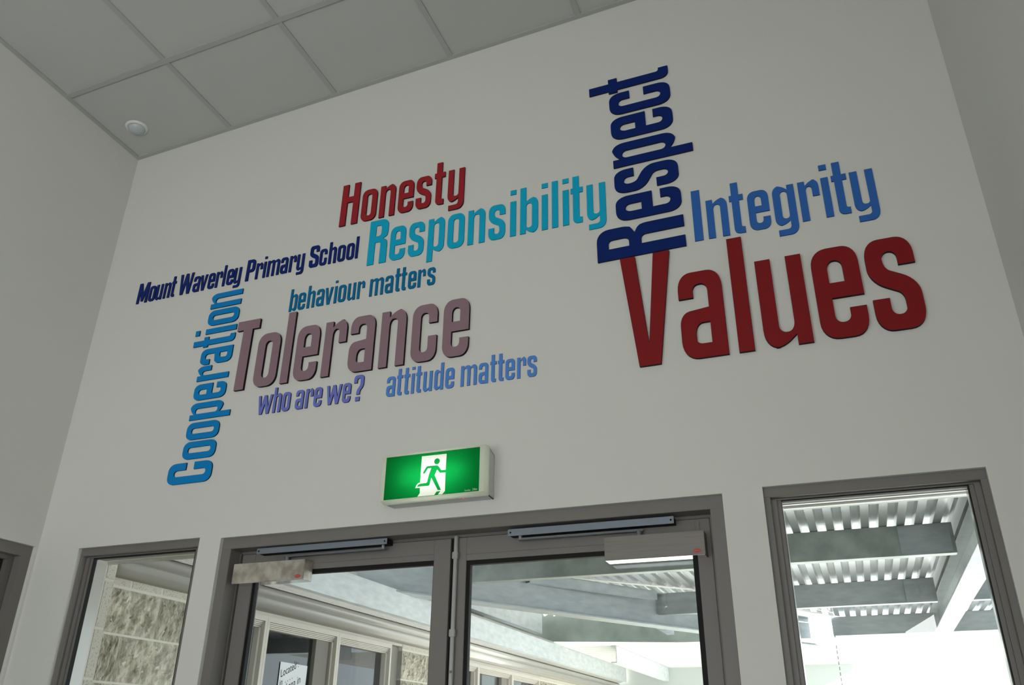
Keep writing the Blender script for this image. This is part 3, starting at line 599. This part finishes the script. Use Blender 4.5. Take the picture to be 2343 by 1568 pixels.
bd, *_ = ibeam('diagonal_beam', (-.10, 2.33), (2.66, 6.86), 2.50, 2.78, .150, M['galv'], 'deep galvanised diagonal beam crossing behind both door leaves')
bc, *_ = ibeam('roof_channel', (.80, 3.70), (1.555, 4.81), 2.700, 2.775, .05, M['galv'], 'slim galvanised channel fixed along the top of the diagonal beam', 'channel', tf=.005, tw=.005, ch=1)
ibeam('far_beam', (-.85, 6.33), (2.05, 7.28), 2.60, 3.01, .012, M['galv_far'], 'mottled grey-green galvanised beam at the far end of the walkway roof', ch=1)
ibeam('link_beam', (-.06, 4.50), (-.06, 6.42), 2.66, 2.86, .075, M['galv_pale'], 'short galvanised beam from the diagonal beam to the far beam, at the left', ch=1)
ibeam('link_beam', (1.27, 5.4), (1.27, 6.92), 2.665, 2.86, .075, M['galv_pale'], 'short galvanised stub beam from the diagonal beam to the far beam, at the right', ch=1)
ibeam('wall_beam', (.20, 1.2), (.20, 9.0), 2.348, 2.515, .06, M['galv_pale'], 'long galvanised beam running above the eaves of the block wall', ch=1)
ibeam('far_joist', (.76, 6.4), (.76, 9.0), 2.348, 2.515, .06, M['galv_pale'], 'bright far joist under the white roof, right of the wall beam', ch=1)
# corrugated sheets (ribs run away from the room)
def sheet(name, x0, x1, ystart, yend, z, m, label):
    """each rib pitch: flat trough, slope up, crest, slope down"""
    prof = []; x = x0
    while x < x1:
        prof += [(x, 0), (x + .046, 0), (x + .056, .026), (x + .090, .026)]; x += .1
    mb_ = MB()
    for i, (px, pz) in enumerate(prof):
        mb_.v += [(px, ystart(px), z + pz), (px, yend(px), z + pz)]
        if i: k = 2 * i; mb_.f.append((k - 2, k, k + 1, k - 1))
    o = mb_.build(name, m)
    sol = o.modifiers.new('thickness', 'SOLIDIFY'); sol.thickness = .0008; sol.offset = 1
    tag(o, label, 'roof sheet'); return o
def edge(px):
    if px < 1.86: return 4.2 + (px - 1.2) * .985
    return min(7.0, 4.85 + (px - 1.86) * 1.85)
sheet('roof_sheet', -.6, 2.75, lambda x: .30 if x < 1.0 else max(.3, (x - .2) * 1.55 + 1.7), lambda x: 6.27 + .33 * (x + .6), 2.975, 'sheet', 'added upper corrugated metal roof sheeting shading the beams left of the diagonal beam')  # added to keep sky light and stray sun off the steel below
sheet('roof_sheet', .62, 4.9, lambda x: .30, edge, 2.783, 'sheet', 'corrugated metal roof sheeting over the cross beams outside')
# folded edge capping that follows the cut edge of the sheets
pa, pb_ = (1.05, 4.05), (1.86, 4.85)
ibeam('edge_capping', pa, pb_, 2.779, 2.83, .05, M['white_clad'], 'white folded capping along the cut edge of the roof sheets', 'capping', tf=.004, tw=.004, ch=1)
ibeam('edge_capping', (1.87, 4.86), (2.92, 6.82), 2.779, 2.83, .05, M['white_clad'], 'white folded capping behind the second cross beam', 'capping', tf=.004, tw=.004, ch=1)
# far white roof
prof = []; y = 6.35
mbf = MB()
yy = 6.3; P_ = []
while yy < 9.05:
    P_ += [(yy, 0), (yy + .16, 0), (yy + .17, .012), (yy + .19, .012)]; yy += .2
for i, (py, pz) in enumerate(P_):
    mbf.v += [(.18, py, 2.517 + pz), (3.1, py, 2.517 + pz)]
    if i: k = 2 * i; mbf.f.append((k - 2, k, k + 1, k - 1))
o = mbf.build('roof_lining', 'white_clad'); so = o.modifiers.new('thickness', 'SOLIDIFY'); so.thickness = .001; so.offset = 1
tag(o, 'white ribbed lining of the lower roof at the far end', 'roof sheet')
struct(B(.0, 3.0, 9.05, 9.2, -.04, 2.55).build('wall_far', 'far_wall'))
# dark dashes standing in for the edge joints of an overexposed post
hc = empty('post_edge_dashes', (2.893, 6.80, 2.6))
for k in range(40): child(MB().cyl((2.893, 6.80, 2.60 - k * .05), .006, (0, 0, -1), .032, 6).build('link', 'galv_dull'), hc)
tag(hc, 'thin dashed edge of a pale post below the end of the third cross beam', 'chain')
